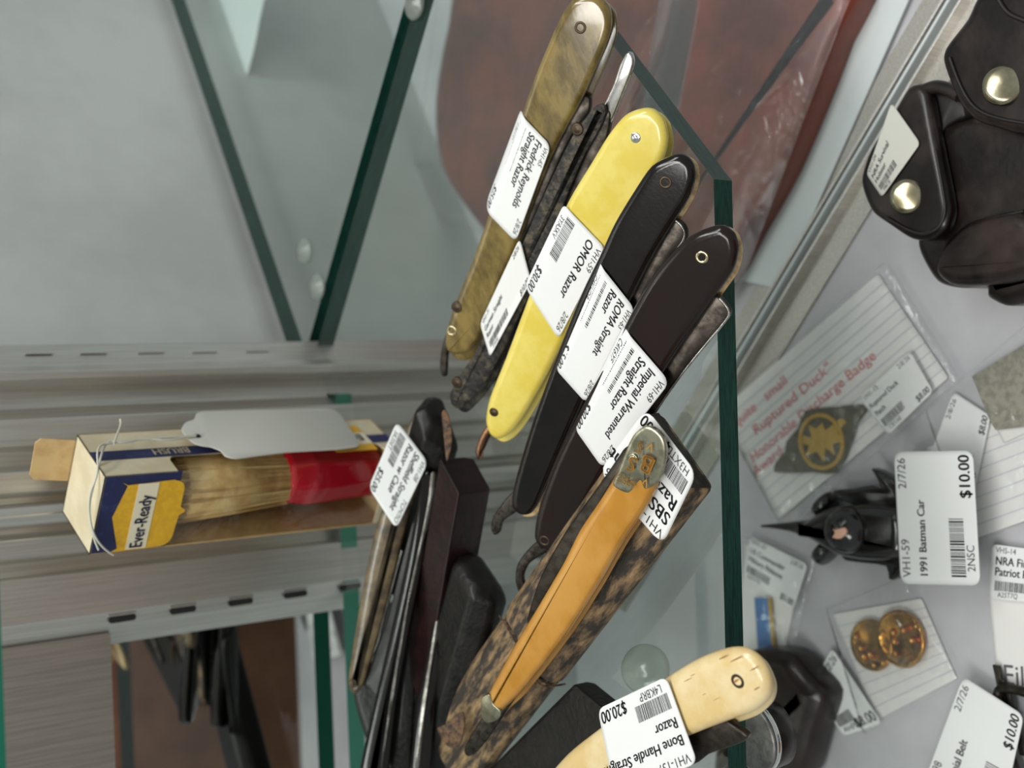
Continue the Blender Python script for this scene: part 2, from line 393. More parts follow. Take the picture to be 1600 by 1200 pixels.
# corner column: folded steel profile
prof = [(1015, .616), (985, .606), (965, .604), (925, .604), (900, .604), (897, .611), (868, .612), (863, .604), (838, .602), (830, .607), (815, .607), (812, .6), (800, .598), (790, .6), (785, .608), (768, .609), (762, .602), (735, .601), (726, .607), (700, .608), (690, .602), (655, .603), (640, .611), (600, .616), (590, .606), (582, .606), (575, .613), (540, .622)]
pp = []
for y, Y in prof: q = gy(100, y, Y); pp.append((q.x, Y))
z0, z1 = FZ, .75
vs = [];
for x, y in pp: vs += [(x, y, z0), (x, y, z1)]
fs = [(2*i, 2*i+2, 2*i+3, 2*i+1) for i in range(len(pp)-1)]
colm = thing('corner_post', Vector((-.05, .62, FZ)), 'brushed steel corner post with folded ribs and slotted strips behind the brush box', 'post')
o = link_mesh('folded_face', vs, fs, M['steel'], colm, False); so = o.modifiers.new('t', 'SOLIDIFY'); so.thickness = .0012
o.modifiers.new('b', 'BEVEL').width = .0006
def slots(ylist_px, Y, dz, yoff):
    pass
def slot(pxx, pyy, Y, ln=.013):
    P = gy(pxx, pyy, Y); w_ = .0016
    vs = []; n = 8
    for k in range(2*n):
        a = pi*k/n; zz = (ln/2-w_)*(1 if sin(a) >= 0 else -1)
        vs.append((P.x+w_*cos(a), Y-.0009, P.z+zz+w_*sin(a)))
    f = [tuple(range(2*n))]
    o = link_mesh('slot', vs, f, M['slot'], colm, False)
    so = o.modifiers.new('t', 'SOLIDIFY'); so.thickness = .0004
    tube('slot_lip', [(P.x+w_*1.2, Y-.0012, P.z-ln/2), (P.x+w_*1.2, Y-.0012, P.z+ln/2)], .0004, M['steel'], colm)
for k, xx in enumerate((190, 285, 375, 460, 545)): slot(xx, 966-(xx-190)*.14, .604)
for k, xx in enumerate((-30, 60, 145, 235, 318, 400)): slot(xx, 560-(xx)*.012, .6175)
for xx in (850, 960, 1060): slot(xx, 868-(xx-850)*.14, .604)
# mirror at left
mx1 = pp[0][0]
m_ = box('mirror_panel', (-.75, .618, FZ), (mx1+.75+.004, 0, 0), (0, .005, 0), (0, 0, 1.0), M['mirror'])
setp(m_, 'mirror panel behind the shelf left of the slotted post, reflecting the razors', 'mirror')
P = gy(166, 1000, .612)
pl_ = box('steel_plate', (-.75, .607, P.z), (mx1+.75+.006, 0, 0), (0, .004, 0), (0, 0, .5), M['steel_dark'])
setp(pl_, 'flat brushed steel plate covering the top of the mirror', 'plate')
# upper shelf edge (teal line at the far left of the picture)
ue = gy(6, 1100, .40)
us = poly_slab_h('glass_shelf', [(-.6, ue.y), (ue.x+.045, ue.y), (ue.x+.045, .59), (-.6, .59)], ue.z, ue.z+.0095, [M['glass'], M['glass_edge_teal']], [1, 1, 1, 1])
setp(us, 'upper glass shelf, only its teal front edge showing at the picture border', 'shelf')
# back wall far
wb = box('wall_back', (-.9, .64, FZ), (1.0-.09, 0, 0), (0, .02, 0), (0, 0, 1.1), M['wall']); setp(wb, kind='structure')
wb2 = box('trim_1', (0, .63, FZ), (.012, 0, 0), (0, .03, 0), (0, 0, 1.1), M['steel']); setp(wb2, kind='structure')
# sliding door track on the floor
ta = gz(1512, -20, FZ); tb = gz(1100, 668, FZ); td = (tb-ta).normalized(); ta = ta-td*.1; tb = tb+td*.12
tn = Vector((td.y, -td.x, 0)); tn = tn if tn.y < 0 else -tn
tr = thing('sliding_door_track', ta, 'long twin rail metal track with glass strip crossing the case floor diagonally', 'track')
L_ = (tb-ta)
box('base_strip', ta-tn*.016+Vector((0, 0, .0)), L_, tn*.034, (0, 0, .0016), M['steel_dark'], tr)
for o_ in (-.0035, .0045, .0005):
    box('rail' if o_ != .0005 else 'glass_strip', ta+tn*o_+Vector((0, 0, .001)), L_, tn*.0014, (0, 0, .007 if o_ != .0005 else .0085), M['steel'] if o_ != .0005 else M['white_strip'], tr, .0003)

# ------------------------------------------------------------ razors
def shift(px, dx, dy): return [(a+dx, b+dy) for a, b in px]
def pin(parent, plane, x, y, r, m, off, name='pivot_pin', hollow=False):
    C = plane.at(x, y, off)
    if hollow: prof = [(r*1.0, -.0012), (r*1.1, .0001), (r*.95, .00035), (r*.62, .0003), (r*.55, -.0002), (.00001, -.0002)]
    else: prof = [(r*1.15, -.0012), (r*1.15, .0001), (r*.9, .0004), (r*.75, .00025), (r*.55, .0005), (.00002, .0006)]
    return disc(name, C, plane.n, prof, m, parent, 20)
def razor(label, A, B, front, rear, blade, tang, pins, ms, z=.011, zb=None, n0=N0, gap=.0042, name='straight_razor', dome=.0012, edge=.0007, pinr=.0022, group=None, spine=None):
    pl = rplane(A, B, z, n0, zb)
    t = thing(name, pl.P, label, 'razor', group)
    sc = slab('handle_scale', front, pl, .0022, ms[0], t, 0, dome, edge)
    if rear: slab('handle_scale', rear, pl, .0022, ms[1], t, -gap-.0022, 0, .0005)
    if blade:
        slab('blade', blade, pl, .0032, ms[2], t, -.0026, 0, .0009, n=2)
    if tang: slab('tang', tang, pl, .0026, ms[3], t, -.0030, 0, .0009)
    for (x, y, m, hl) in pins: pin(t, pl, x, y, pinr, m, dome*.9, hollow=hl)
    return t, pl

R1f = [(905, -6), (933, -8), (952, 12), (955, 40), (945, 75), (925, 120), (908, 158), (885, 200), (862, 245), (838, 305), (808, 385), (775, 465), (750, 528), (732, 550), (712, 554), (698, 546), (697, 520), (713, 470), (738, 408), (765, 330), (790, 250), (815, 180), (835, 122), (852, 80), (870, 38), (887, 8)]
t1, p1 = razor('olive horn straight razor with a Fredrick Reynolds price label, furthest back of the row', (925, 30), (715, 540), R1f, shift(R1f, 9, 9)[:], [(893, 152), (913, 148), (923, 155), (920, 178), (905, 195), (880, 240), (845, 320), (810, 395), (775, 470), (745, 535), (725, 548), (740, 500), (780, 400), (830, 270), (870, 190)],
    [(712, 520), (700, 550), (698, 575), (697, 588), (690, 588), (686, 575), (689, 545), (698, 520)], [(907, 43, M['pin_dark'], True), (714, 480, M['pin_dark'], False), (706, 517, M['pin'], True)], (M['horn'], M['horn'], M['blade'], M['tang']), dome=.0016)
price_label(t1, p1, [(861, 228), (806, 378), (752, 322), (807, 172)], 'VH1-65', ['Fredrick Reynolds', 'Straight Razor'], 'K35KEN', '$25.00', off=.0026, curl=.006, curl_t=.7, ts=.215)

R2f = [(912, 188), (928, 168), (942, 163), (946, 178), (935, 205), (912, 245), (888, 300), (862, 370), (838, 435), (806, 505), (780, 560), (752, 605), (732, 628), (718, 639), (706, 633), (703, 616), (716, 590), (745, 545), (775, 480), (808, 400), (838, 330), (868, 265), (893, 215)]
t2, p2 = razor('blackened rough straight razor with bare silver tang, between the olive and the yellow razor', (935, 190), (715, 620), R2f, shift(R2f, 10, 6), [(930, 185), (948, 170), (955, 180), (948, 220), (925, 280), (890, 370), (850, 450), (800, 560), (770, 605), (800, 520), (850, 400), (890, 280)],
    [(940, 215), (926, 205), (942, 165), (958, 130), (968, 100), (978, 83), (987, 84), (990, 98), (985, 118), (972, 150), (958, 185)], [(902, 202, M['pin_dark'], False), (714, 598, M['pin_dark'], False)], (M['rough'], M['rough'], M['blade'], M['blade_bright']), dome=.0006, z=.008)
price_label(t2, p2, [(750, 506), (812, 372), (830, 440), (766, 558)], 'VH1-71', ['German Straight', 'Razor'], 'TF4S4J', '$10.00', date='2/8/26', off=.0024, curl=-.0008, curl_s=0, ts=.17)

R3f = [(1003, 170), (1022, 172), (1038, 190), (1043, 220), (1036, 250), (1020, 283), (988, 338), (955, 388), (918, 458), (882, 530), (848, 598), (818, 650), (798, 676), (780, 686), (766, 679), (759, 657), (765, 622), (790, 560), (820, 480), (850, 400), (888, 315), (922, 258), (950, 212), (976, 181)]
t3, p3 = razor('bright yellow handled straight razor carrying the OMOR price label', (1010, 195), (775, 665), R3f, shift(R3f, 8, 5), [(985, 300), (1003, 280), (1008, 284), (1002, 315), (975, 365), (935, 430), (900, 500), (868, 565), (835, 620), (805, 665), (800, 650), (850, 550), (900, 440)],
    [(775, 655), (760, 665), (748, 686), (742, 706), (747, 719), (753, 714), (752, 700), (760, 684), (778, 670)], [(993, 215, M['chrome'], False), (772, 644, M['pin_dark'], False)], (M['yellow'], M['yellow'], M['yellow_dark'], M['copper']), dome=.0016, pinr=.0018)
slab('blade_edge', [(872, 520), (886, 530), (872, 570), (845, 610), (815, 655), (803, 668), (812, 640), (838, 590)], p3, .0012, M['tang'], t3, -.0068, 0, .0003)
price_label(t3, p3, [(946, 388), (873, 530), (819, 447), (880, 319)], 'VH1-59', ['OMOR Razor'], '3YA5KV', '$30.00', off=.0025, curl=0.001, corner=.05, ts=.2)

R4f = [(1050, 243), (1068, 242), (1082, 254), (1086, 278), (1076, 310), (1050, 352), (1018, 405), (985, 470), (948, 545), (908, 635), (872, 715), (842, 785), (829, 803), (812, 804), (800, 790), (803, 758), (830, 665), (868, 560), (908, 460), (937, 400), (960, 350), (990, 300), (1018, 260)]
t4, p4 = razor('glossy black straight razor with the ROMA price label, right behind the brown-black one', (1060, 265), (820, 785), R4f, shift(R4f, 6, 3), [(1042, 352), (1056, 343), (1070, 352), (1074, 372), (1052, 398), (1022, 445), (985, 505), (955, 570), (925, 650), (890, 730), (850, 785), (880, 680), (930, 560), (990, 430)],
    [(815, 760), (790, 780), (770, 808), (766, 826), (772, 837), (781, 832), (786, 815), (812, 795)], [(1040, 285, M['pin_dark'], True)], (M['black'], M['cream'], M['blade'], M['tang']), dome=.0014)
slab('etched_blade', [(893, 640), (903, 650), (890, 700), (868, 745), (842, 772), (850, 735), (872, 685)], p4, .0012, M['scuff'], t4, -.0026, 0, .0003)
tube('spine_edge', [p4.at(x, y, -.0024) for x, y in ((1056, 345), (1066, 352), (1072, 371), (1051, 397), (1022, 443), (985, 503))], .0004, M['blade_bright'], t4)
price_label(t4, p4, [(993, 484), (916, 630), (864, 572), (932, 407)], 'VH1-63', ['ROMA Straight', 'Razor'], 'C4KHDR', '$15.00', off=.0026, curl=.004, curl_t=.78, ts=.2)

R5f = [(1110, 356), (1130, 353), (1147, 366), (1153, 392), (1145, 424), (1120, 460), (1085, 510), (1050, 562), (1002, 640), (952, 730), (912, 800), (880, 848), (862, 862), (845, 856), (835, 838), (843, 790), (868, 720), (907, 640), (950, 562), (986, 490), (1020, 432), (1055, 390), (1083, 367)]
t5, p5 = razor('brown-black straight razor with the Imperial Warranted price label, nearest of the slanted row', (1130, 380), (855, 840), R5f, shift(R5f, 6, 3), [(1096, 478), (1116, 462), (1126, 466), (1141, 486), (1139, 498), (1095, 548), (1052, 602), (990, 700), (930, 800), (880, 855), (890, 820), (950, 700), (1010, 600)],
    [(850, 840), (826, 858), (808, 882), (804, 905), (810, 926), (820, 922), (817, 902), (828, 880), (862, 858)], [(1097, 402, M['pin'], True), (851, 845, M['pin_dark'], True)], (M['brownblack'], M['cream'], M['blade'], M['tang']), dome=.0016)
tube('spine_edge', [p5.at(x, y, -.0024) for x, y in ((1124, 466), (1132, 474), (1140, 487), (1138, 497), (1095, 547), (1052, 601), (1020, 650))], .0005, M['blade_bright'], t5)
price_label(t5, p5, [(1047, 597), (942, 732), (894, 664), (971, 509)], 'VH1-69', ['Imperial Warranted', 'Straight Razor'], 'C4K6YF', '$20.00', off=.0026, curl=.004, curl_t=.78, ts=.19)

# ------------------------------------------------------------ leather cases
def case(label, BF, BB, h, L, m, mend=None, axis=None, chamf=(.3, .3), bev=.002, name='razor_case', z=0., cap=True):
    a = gz(*BF, z); b = gz(*BB, z); wv = b-a; wl = wv.length; u = wv.normalized()
    ax = Vector((-u.y, u.x, 0)); ax = ax if ax.x < 0 else -ax
    if axis is not None:
        q = gz(*axis, z)-a; q.z = 0; ax = q.normalized()
    up = Vector((0, 0, 1)); c1, c2 = chamf
    sec = [(0, h*.25), (wl*.06, 0), (wl*.94, 0), (wl, h*.25), (wl, h*(1-c2)), (wl*(1-c2*.5), h), (wl*c1*.5, h), (0, h*(1-c1))]
    t = thing(name, a, label, 'case')
    def prism(nm, s0, s1, grow, mm, par, taper=0.):
        vs = []; 
        st = [(s0, taper), (s0+taper*.8, 0), (s1, 0)] if taper else [(s0, 0), (s1, 0)]
        for s, ins in st:
            for (x, y) in sec:
                cx_, cy_ = wl/2, h/2; k = 1+grow-(ins/(wl/2))
                vs.append(a+ax*s+u*(cx_+(x-cx_)*k)+up*(max(0, cy_+(y-cy_)*(1+grow-ins/(h/2)*.6))))
        n = len(sec); fs = []
        for r in range(len(st)-1): fs += [(r*n+i, r*n+(i+1) % n, (r+1)*n+(i+1) % n, (r+1)*n+i) for i in range(n)]
        fs += [tuple(range(n)), tuple((len(st)-1)*n+i for i in range(n))]
        o = link_mesh(nm, vs, fs, mm, par, True); bevel(o, bev, 3); return o
    return t, a, u, ax, wl, prism
# worn SBS case
tS, a, u, ax, wl, prism = case('worn tan and black leather razor case under the amber razor', (1122, 765), (1035, 642), .014, .16, M['worn'])
up = Vector((0, 0, 1))
prism('case_lid', 0, .118, .0, M['worn'], tS)
prism('case_body', .1185, .20, -.05, M['worn'], tS)
vs = [a+u*(wl*.03)+up*.003-ax*.0004, a+u*(wl*.97)+up*.003-ax*.0004, a+u*(wl*.95)+up*.012-ax*.0004, a+u*(wl*.05)+up*.012-ax*.0004]
o = link_mesh('end_patch', vs, [(0, 1, 2, 3)], M['worn_end'], tS); o.modifiers.new('t', 'SOLIDIFY').thickness = .0004
tube('thread', [a+ax*.118+u*(-.0008)+up*.002, a+ax*.1195+u*(.0)+up*.0115, a+ax*.1185+u*.004+up*.0150, a+ax*.1165+u*(wl*.5)+up*.0152, a+ax*.118+u*(wl-.003)+up*.0150], .0004, M['scuff'], tS)

# SBS razor with amber handle
AmF = [(1006, 668), (1022, 671), (1036, 686), (1040, 712), (1030, 750), (1013, 788), (975, 845), (935, 915), (890, 985), (845, 1045), (812, 1085), (790, 1105), (775, 1122), (760, 1122), (753, 1106), (765, 1080), (800, 1015), (842, 945), (880, 880), (905, 830), (935, 785), (960, 745), (978, 705), (990, 680)]
tA, pA = razor('amber celluloid straight razor with nickel end cap lying on the worn case', (1018, 700), (775, 1100), AmF, shift(AmF, 5, 3), None, [(812, 1078), (790, 1112), (765, 1150), (742, 1178), (730, 1183), (724, 1172), (735, 1150), (755, 1118), (790, 1075)], [], (M['amber'], M['amber'], M['blade'], M['tang']), z=.031, zb=.028, n0=Vector((0, -.55, .83)), dome=.002, edge=.0007)
slab('blade', [(966, 713), (973, 703), (982, 699), (988, 706), (975, 745), (922, 825), (875, 900), (840, 962), (826, 980), (822, 968), (842, 905), (880, 835), (938, 754)], pA, .004, M['blade'], tA, -.0015, 0, .0012)
cap = slab('nickel_cap', [(1006, 667), (1023, 670), (1037, 685), (1041, 712), (1031, 751), (1008, 764), (1000, 750), (982, 770), (958, 758), (966, 735), (978, 704), (990, 680)], pA, .0016, M['pewter'], tA, .0021, .0004, .0003)
sb = Sheet(pA, [(1012, 778), (958, 756), (992, 670), (1044, 706)], .0034)
printing(sb, [('SPEC', .42, .20, .16, True), ('S', .60, .58, .34, True), ('B', .16, .74, .42, True), ('S', .62, .86, .22, True), ('V', .12, .34, .22, False), ('V', .36, .96, .2, False)], M['amber'], cap, name='lettering')
slab('end_ferrule', [(752, 1092), (764, 1086), (770, 1100), (782, 1112), (778, 1124), (762, 1130), (752, 1120)], pA, .0012, M['pewter'], tA, .0024, 0, .0003)
pin(tA, pA, 989, 716, .0016, M['pewter'], .0030)
price_label(tA, pA, [(1035, 852), (936, 737), (1010, 638), (1089, 740)], 'VH1-141', ['SBS Straight', 'Razor'], 'H3XTDD', '$40.00', date='2/10/26', off=-.0034, ts=.2)

# maroon, black and horn cases with open razors (left group)
tC3, a, u, ax, wl, prism = case('black leather razor case with chamfered lid, lowest of the leaning stack', (802, 928), (750, 852), .017, .2, M['leather_black'], axis=(722, 1200), chamf=(.45, .35))
prism('case_body', 0, .16, 0, M['leather_black'], tC3, .005)
q = rplane((690, 1100), (640, 1200), .02)
slab('torn_leather', [(683, 1138), (700, 1130), (722, 1112), (726, 1135), (718, 1165), (702, 1168), (690, 1155)], Plane(gz(705, 1150, .023), Vector((0, -.5, .85))), .001, M['scuff'], tC3)
for k, (xx, yy) in enumerate(((705, 985), (702, 1040), (698, 1090))): pass
tC2, a, u, ax, wl, prism = case('dark maroon square-ended leather razor case behind the black chamfered one', (768, 766), (738, 712), .0175, .2, M['leather_maroon'], axis=(733, 960), chamf=(.05, .05), bev=.0012)
prism('case_body', 0, .10, 0, M['leather_maroon'], tC2, .0006)
tC1, a, u, ax, wl, prism = case('rounded black leather razor case with scuffed brown corners, holding the Sheffield razor', (724, 690), (694, 604), .017, .2, M['leather_black'], axis=(690, 800), chamf=(.55, .5))
prism('case_body', 0, .085, 0, M['leather_black'], tC1, .006)
pq = Plane(gz(705, 655, .012), Vector((.2, -.6, .75)))
slab('scuff_mark', [(690, 645), (696, 640), (703, 655), (706, 690), (698, 722), (694, 690)], pq, .0006, M['scuff'], tC1)

def bar(name, label, px, z, m, anchor, th=.005, n=3, cat='razor', dome=.0008, edge=.001, n0=Vector((0, -.75, .66)), group=None):
    pl = Plane(gz(*anchor, z), n0)
    t = thing(name, pl.P, label, cat, group)
    slab('handle_scale' if 'razor' in name else 'body', px, pl, th, m, t, 0, dome, edge, n=n)
    return t, pl
# horn razor sticking out of the rounded case
tH, pH = bar('straight_razor', 'brown horn straight razor with the Sheffield price label, in the rounded black case', [(650, 640), (662, 631), (672, 642), (678, 668), (676, 700), (660, 745), (640, 800), (622, 870), (600, 960), (580, 1030), (568, 1068), (556, 1085), (545, 1075), (545, 1050), (556, 980), (572, 890), (592, 810), (615, 740), (632, 680)], .022, M['horn_grey'], (620, 850), dome=.001)
slab('blade', [(668, 725), (660, 760), (640, 830), (622, 900), (605, 970), (580, 1035), (566, 1070), (590, 1090), (600, 1160), (612, 1200), (640, 1200), (650, 1000), (668, 850), (676, 760)], pH, .002, M['leather_black'], tH, -.003, 0, .0004, n=2)
tube('blade_edge', [pH.at(x, y, -.0026) for x, y in ((628, 860), (612, 920), (596, 975), (590, 1010), (575, 1035))], .0008, M['blade_bright'], tH)
pin(tH, pH, 657, 676, .002, M['pin'], .001); pin(tH, pH, 551, 1068, .0018, M['pin_dark'], .001)
price_label(tH, pH, [(669, 722), (619, 827), (576, 762), (620, 658)], 'VH1-08', ['Sheffield Straight', 'Razor w Case'], '5K35ET', '$25.00', date='TCM7IO', off=.008, ts=.19)
# steel backed razors
tB1, pB1 = bar('straight_razor', 'black straight razor with a bright steel spine beside the maroon case', [(660, 745), (668, 735), (674, 745), (672, 800), (660, 880), (640, 980), (618, 1100), (600, 1230), (560, 1230), (575, 1140), (605, 1010), (630, 900), (648, 810)], .022, M['black'], (640, 900), th=.005)
slab('blade', [(672, 742), (677, 736), (682, 742), (679, 775), (671, 815), (661, 850), (648, 910), (635, 960), (618, 1050), (597, 1200), (594, 1200), (612, 1070), (630, 968), (646, 890), (663, 810), (669, 775)], pB1, .002, M['steel_edge'], tB1, .001, 0, .0005)
tB2, pB2 = bar('straight_razor', 'black straight razor with thin polished edge lines in the middle of the left bundle', [(690, 770), (700, 770), (706, 800), (700, 860), (688, 930), (672, 1010), (655, 1110), (642, 1230), (600, 1230), (612, 1130), (640, 990), (660, 890), (678, 810)], .009, M['black'], (665, 950), th=.006)
tube('blade_edge', [pB2.at(x, y, .0012) for x, y in ((668, 870), (655, 940), (640, 1010), (622, 1100), (610, 1200))], .0005, M['steel_edge'], tB2)
pin(tB2, pB2, 657, 1000, .0016, M['pin_dark'], .001); pin(tB2, pB2, 672, 965, .0014, M['pin'], .001)
tB3, pB3 = bar('straight_razor', 'open straight razor with a tapering bright steel tang against the black chamfered case', [(683, 940), (694, 905), (702, 930), (698, 1010), (680, 1100), (668, 1230), (640, 1230), (650, 1120), (668, 1020)], .017, M['black'], (680, 1000), th=.003)
slab('tang', [(692, 910), (694, 930), (690, 975), (680, 1015), (668, 1090), (655, 1200), (648, 1200), (658, 1100), (668, 1040), (678, 980)], pB3, .002, M['steel_edge'], tB3, .0016, 0, .0005)
tB4, pB4 = bar('straight_razor', 'dark wide-bladed straight razor with pale grey edge at the far left of the bundle', [(556, 1055), (575, 1040), (600, 1020), (612, 1040), (608, 1110), (600, 1230), (590, 1230), (576, 1170), (560, 1120), (552, 1085)], .02, M['leather_black'], (585, 1100), th=.003)
slab('blade', [(604, 1006), (609, 1030), (606, 1070), (597, 1130), (590, 1165), (586, 1160), (589, 1110), (597, 1050)], pB4, .0015, M['steel_edge'], tB4, .0015, 0, .0004)

# bone razor
BnF = [(1135, 1014), (1165, 1014), (1190, 1033), (1204, 1066), (1200, 1092), (1178, 1112), (1140, 1126), (1090, 1145), (1035, 1170), (970, 1215), (920, 1250), (860, 1260), (850, 1225), (885, 1180), (935, 1140), (990, 1100), (1040, 1060), (1090, 1030)]
tN, pN = razor('cream bone handled straight razor overhanging the shelf edge at the bottom', (1170, 1060), (900, 1210), BnF, shift(BnF, 5, 6), [(1080, 1140), (1128, 1122), (1140, 1130), (1147, 1135), (1168, 1150), (1160, 1160), (1140, 1168), (1105, 1180), (1090, 1192), (1000, 1230), (980, 1220)], None, [(1153, 1064, M['pin_dark'], True)], (M['bone'], M['bone'], M['blade'], M['tang']), z=.032, zb=.032, n0=Vector((0, -.5, .86)), dome=.002, edge=.001, pinr=.0024)
for (x, y, l, w) in ((1075, 1062, 12, 2.5), (1120, 1122-30, 10, 2), (1100, 1085, 5, 2), (1150, 1030, 16, 4), (1130, 1027, 12, 3), (1178, 1045, 12, 4), (1182, 1076, 8, 5), (1082, 1055, 6, 2), (1150, 1064, 8, 8)):
    slab('stain', [(x-l*.6, y+l*.28), (x, y-w*.3), (x+l*.6, y-l*.3), (x, y+w*.3)], pN, .0003, M['bone_stain'], tN, .0021, 0, .0001, n=3)
price_label(tN, pN, [(1090, 1192), (962, 1245), (934, 1108), (1041, 1057)], 'VH1-137', ['Bone Handle Straight', 'Razor'], 'L4KBRP', '$20.00', date='2/10/26', off=.0034, ts=.16, corner=.05)
# small case under bone razor
tD, a, u, ax, wl, prism = case('flat black leather case under the bone razor', (1010, 1130), (925, 1062), .010, .2, M['leather_black'], axis=(900, 1230), chamf=(.1, .1), bev=.001)
prism('case_body', 0, .09, 0, M['leather_black'], tD, .001)
# clear bumper and disc
P = gz(1004, 1045, -.0098)
tU = thing('rubber_bumper', P, 'clear round rubber bumper under the glass shelf beside the bone razor', 'bumper')
disc('pad', P, Vector((.25, -.4, .88)), [(.001, -.006), (.009, -.006), (.0098, -.004), (.0098, -.002), (.0088, -.0012), (.006, -.0018), (.0045, -.0005), (.001, 0)], M['rubber'], tU)
P2 = gz(1182, 1150, -.03)
tK = thing('round_tin', P2, 'round grey disc with bright rim just below the shelf edge under the bone razor', 'tin')
disc('lid', P2+Vector((0, 0, .002)), Vector((-.1, .15, 1)), [(.0001, .001), (.0125, .0012), (.0132, .0006), (.0135, -.0002)], M['grey_metal'], tK, 40)
disc('rim', P2, Vector((-.1, .15, 1)), [(.0132, .002), (.0138, .0018), (.014, .0004), (.0136, -.0006), (.012, -.0008)], M['chrome'], tK, 40)
disc('body', P2-Vector((0, 0, .012)), Vector((-.1, .15, 1)), [(.010, 0), (.013, .002), (.0132, .011), (.012, .0125)], M['leather_dark'], tK, 32)

# ------------------------------------------------------------ brush box
K = gz(632, 710); K.z = 0
th_ = radians(31); wF, wS, BH = .0385, .0325, .145
fL = Vector((-cos(th_), sin(th_), 0)); fS = Vector((sin(th_), cos(th_), 0)); nF = -fS; nS = -fL
up = Vector((0, 0, 1))
tX = thing('shaving_brush_box', K+fL*wF/2+fS*wS/2, 'cream and navy carton with yellow Ever-Ready panel and clear window, standing by the post', 'box')
def panel(name, O, eu, ev, poly, m, parent, th=.0006, off=0., n=None):
    nn = n if n else eu.cross(ev)
    vs = [O+eu*p[0]+ev*p[1]+nn*off for p in poly]; k = len(vs)
    vs += [v-nn*th for v in vs]
    fs = [tuple(range(k)), tuple(reversed(range(k, 2*k)))]+[(i, (i+1) % k, k+(i+1) % k, k+i) for i in range(k)]
    o = link_mesh(name, vs, fs, m, parent, False); return o
def arc(cx, cy, r, a0, a1, n=6): return [(cx+r*cos(radians(a0+(a1-a0)*i/n)), cy+r*sin(radians(a0+(a1-a0)*i/n))) for i in range(n+1)]
HT = .1115  # window top height
panel('front_panel', K, fL, up, [(0, HT), (wF, HT), (wF, BH), (0, BH)], M['navy'], tX, n=nF)
panel('front_panel', K, fL, up, [(0, 0), (wF, 0), (wF, .006), (0, .006)], M['carton'], tX, n=nF)
panel('side_panel', K, fS, up, [(0, 0), (wS, 0), (wS, BH), (0, BH), (0, HT+.002), (.006, HT+.002)]+arc(.008, HT-.002, .004, 90, 0)+arc(.008, .012, .004, 0, -90)+[(0, .006)], M['carton'], tX, n=nS)
panel('back_panel', K+fS*wS, fL, up, [(0, 0), (wF, 0), (wF, BH), (0, BH)], M['carton_in'], tX, n=-nF)
panel('side_panel', K+fL*wF, fS, up, [(0, 0), (wS, 0), (wS, BH), (0, BH)], M['carton_in'], tX, n=-nS)
panel('bottom_panel', K+up*.0006, fL, fS, [(0, 0), (wF, 0), (wF, wS), (0, wS)], M['carton_in'], tX, n=up)
panel('top_panel', K+up*(BH), fL, fS, [(0, 0), (wF, 0), (wF, wS), (0, wS)], M['carton'], tX, n=up)
panel('top_flap', K+fS*wS+up*BH+fL*.003, fL, (up*.95+fS*.2).normalized(), [(0, 0), (.020, 0), (.020, .014), (.018, .016), (.002, .016), (0, .014)], M['carton_in'], tX, n=nF)
# navy stripe on side with BRUSH and a yellow patch lower down
st = panel('stripe', K, fS, up, [(.0115, .0), (.018, .0), (.018, BH), (.0115, BH)], M['navy'], tX, .0002, .0003, n=nS)
class Flat:
    def __init__(s, O, eu, ev, W, Hh, n): s.O, s.eu, s.ev, s.W, s.Hh, s.n = O, eu, ev, W, Hh, n
    def at(s, u, v, o=0.): return s.O+s.eu*(u*s.W)-s.ev*(v*s.Hh)+s.n*o
printing(Flat(K+fS*.0118+up*.101, up, -fS, .05, .0060, nS), [('BRUSH', 0.02, .86, .95, True, False, .9)], M['carton'], st, name='lettering', off=.0006)
pt = panel('gold_patch', K, fS, up, [(.005, .012), (.026, .012)]+arc(.018, .028, .008, 0, 120, 8)+[(.005, .034)], M['gold'], tX, .0002, .0007, n=nS)
wb_ = panel('ivory_band', K, fS, up, [(.010, .012), (.0195, .012), (.0195, .034), (.010, .035)], M['ivory'], pt, .0002, .0009, n=nS)
printing(Flat(K+fS*.0105+up*.0145, up, -fS, .05, .009, nS), [('Ever-Ready', .0, .80, .75, True, False, .8)], M['navy'], wb_, name='lettering', off=.0012)
# front yellow panel
def fp(x, z): return (x, z)
yl = panel('gold_panel', K, fL, up, [(.0035, .137), (.005, .1345), (.004, .114)]+arc(.009, .1135, .0045, 180, 270, 5)+[(.018, .1088), (.0198, .1065), (.0208, .1065), (.0225, .1088)]+arc(.0325, .1145, .005, -90, 0, 5)+[(.0378, .121), (.0380, .136), (.0365, .1335), (.0205, .1385), (.0055, .1345)], M['gold'], tX, .0002, .0003, n=nF)
ib = panel('ivory_band', K, fL, up, [(.0046, .1210), (.0372, .1210), (.0372, .1300), (.0046, .1300)], M['ivory'], yl, .0002, .0006, n=nF)
printing(Flat(K+fL*.0368+up*.1295, -fL, up, .032, .0080, nF), [('Ever-Ready', .0, .80, .92, True, False, .72)], M['navy'], ib, name='lettering', off=.0009)
# cellophane window
fv = []; ff = []
panel('cellophane_window', K, fL, up, [(.0006, .004), (wF-.0006, .004), (wF-.0006, HT+.002), (.0006, HT+.002)], M['film'], tX, .0002, -.0008, n=nF)
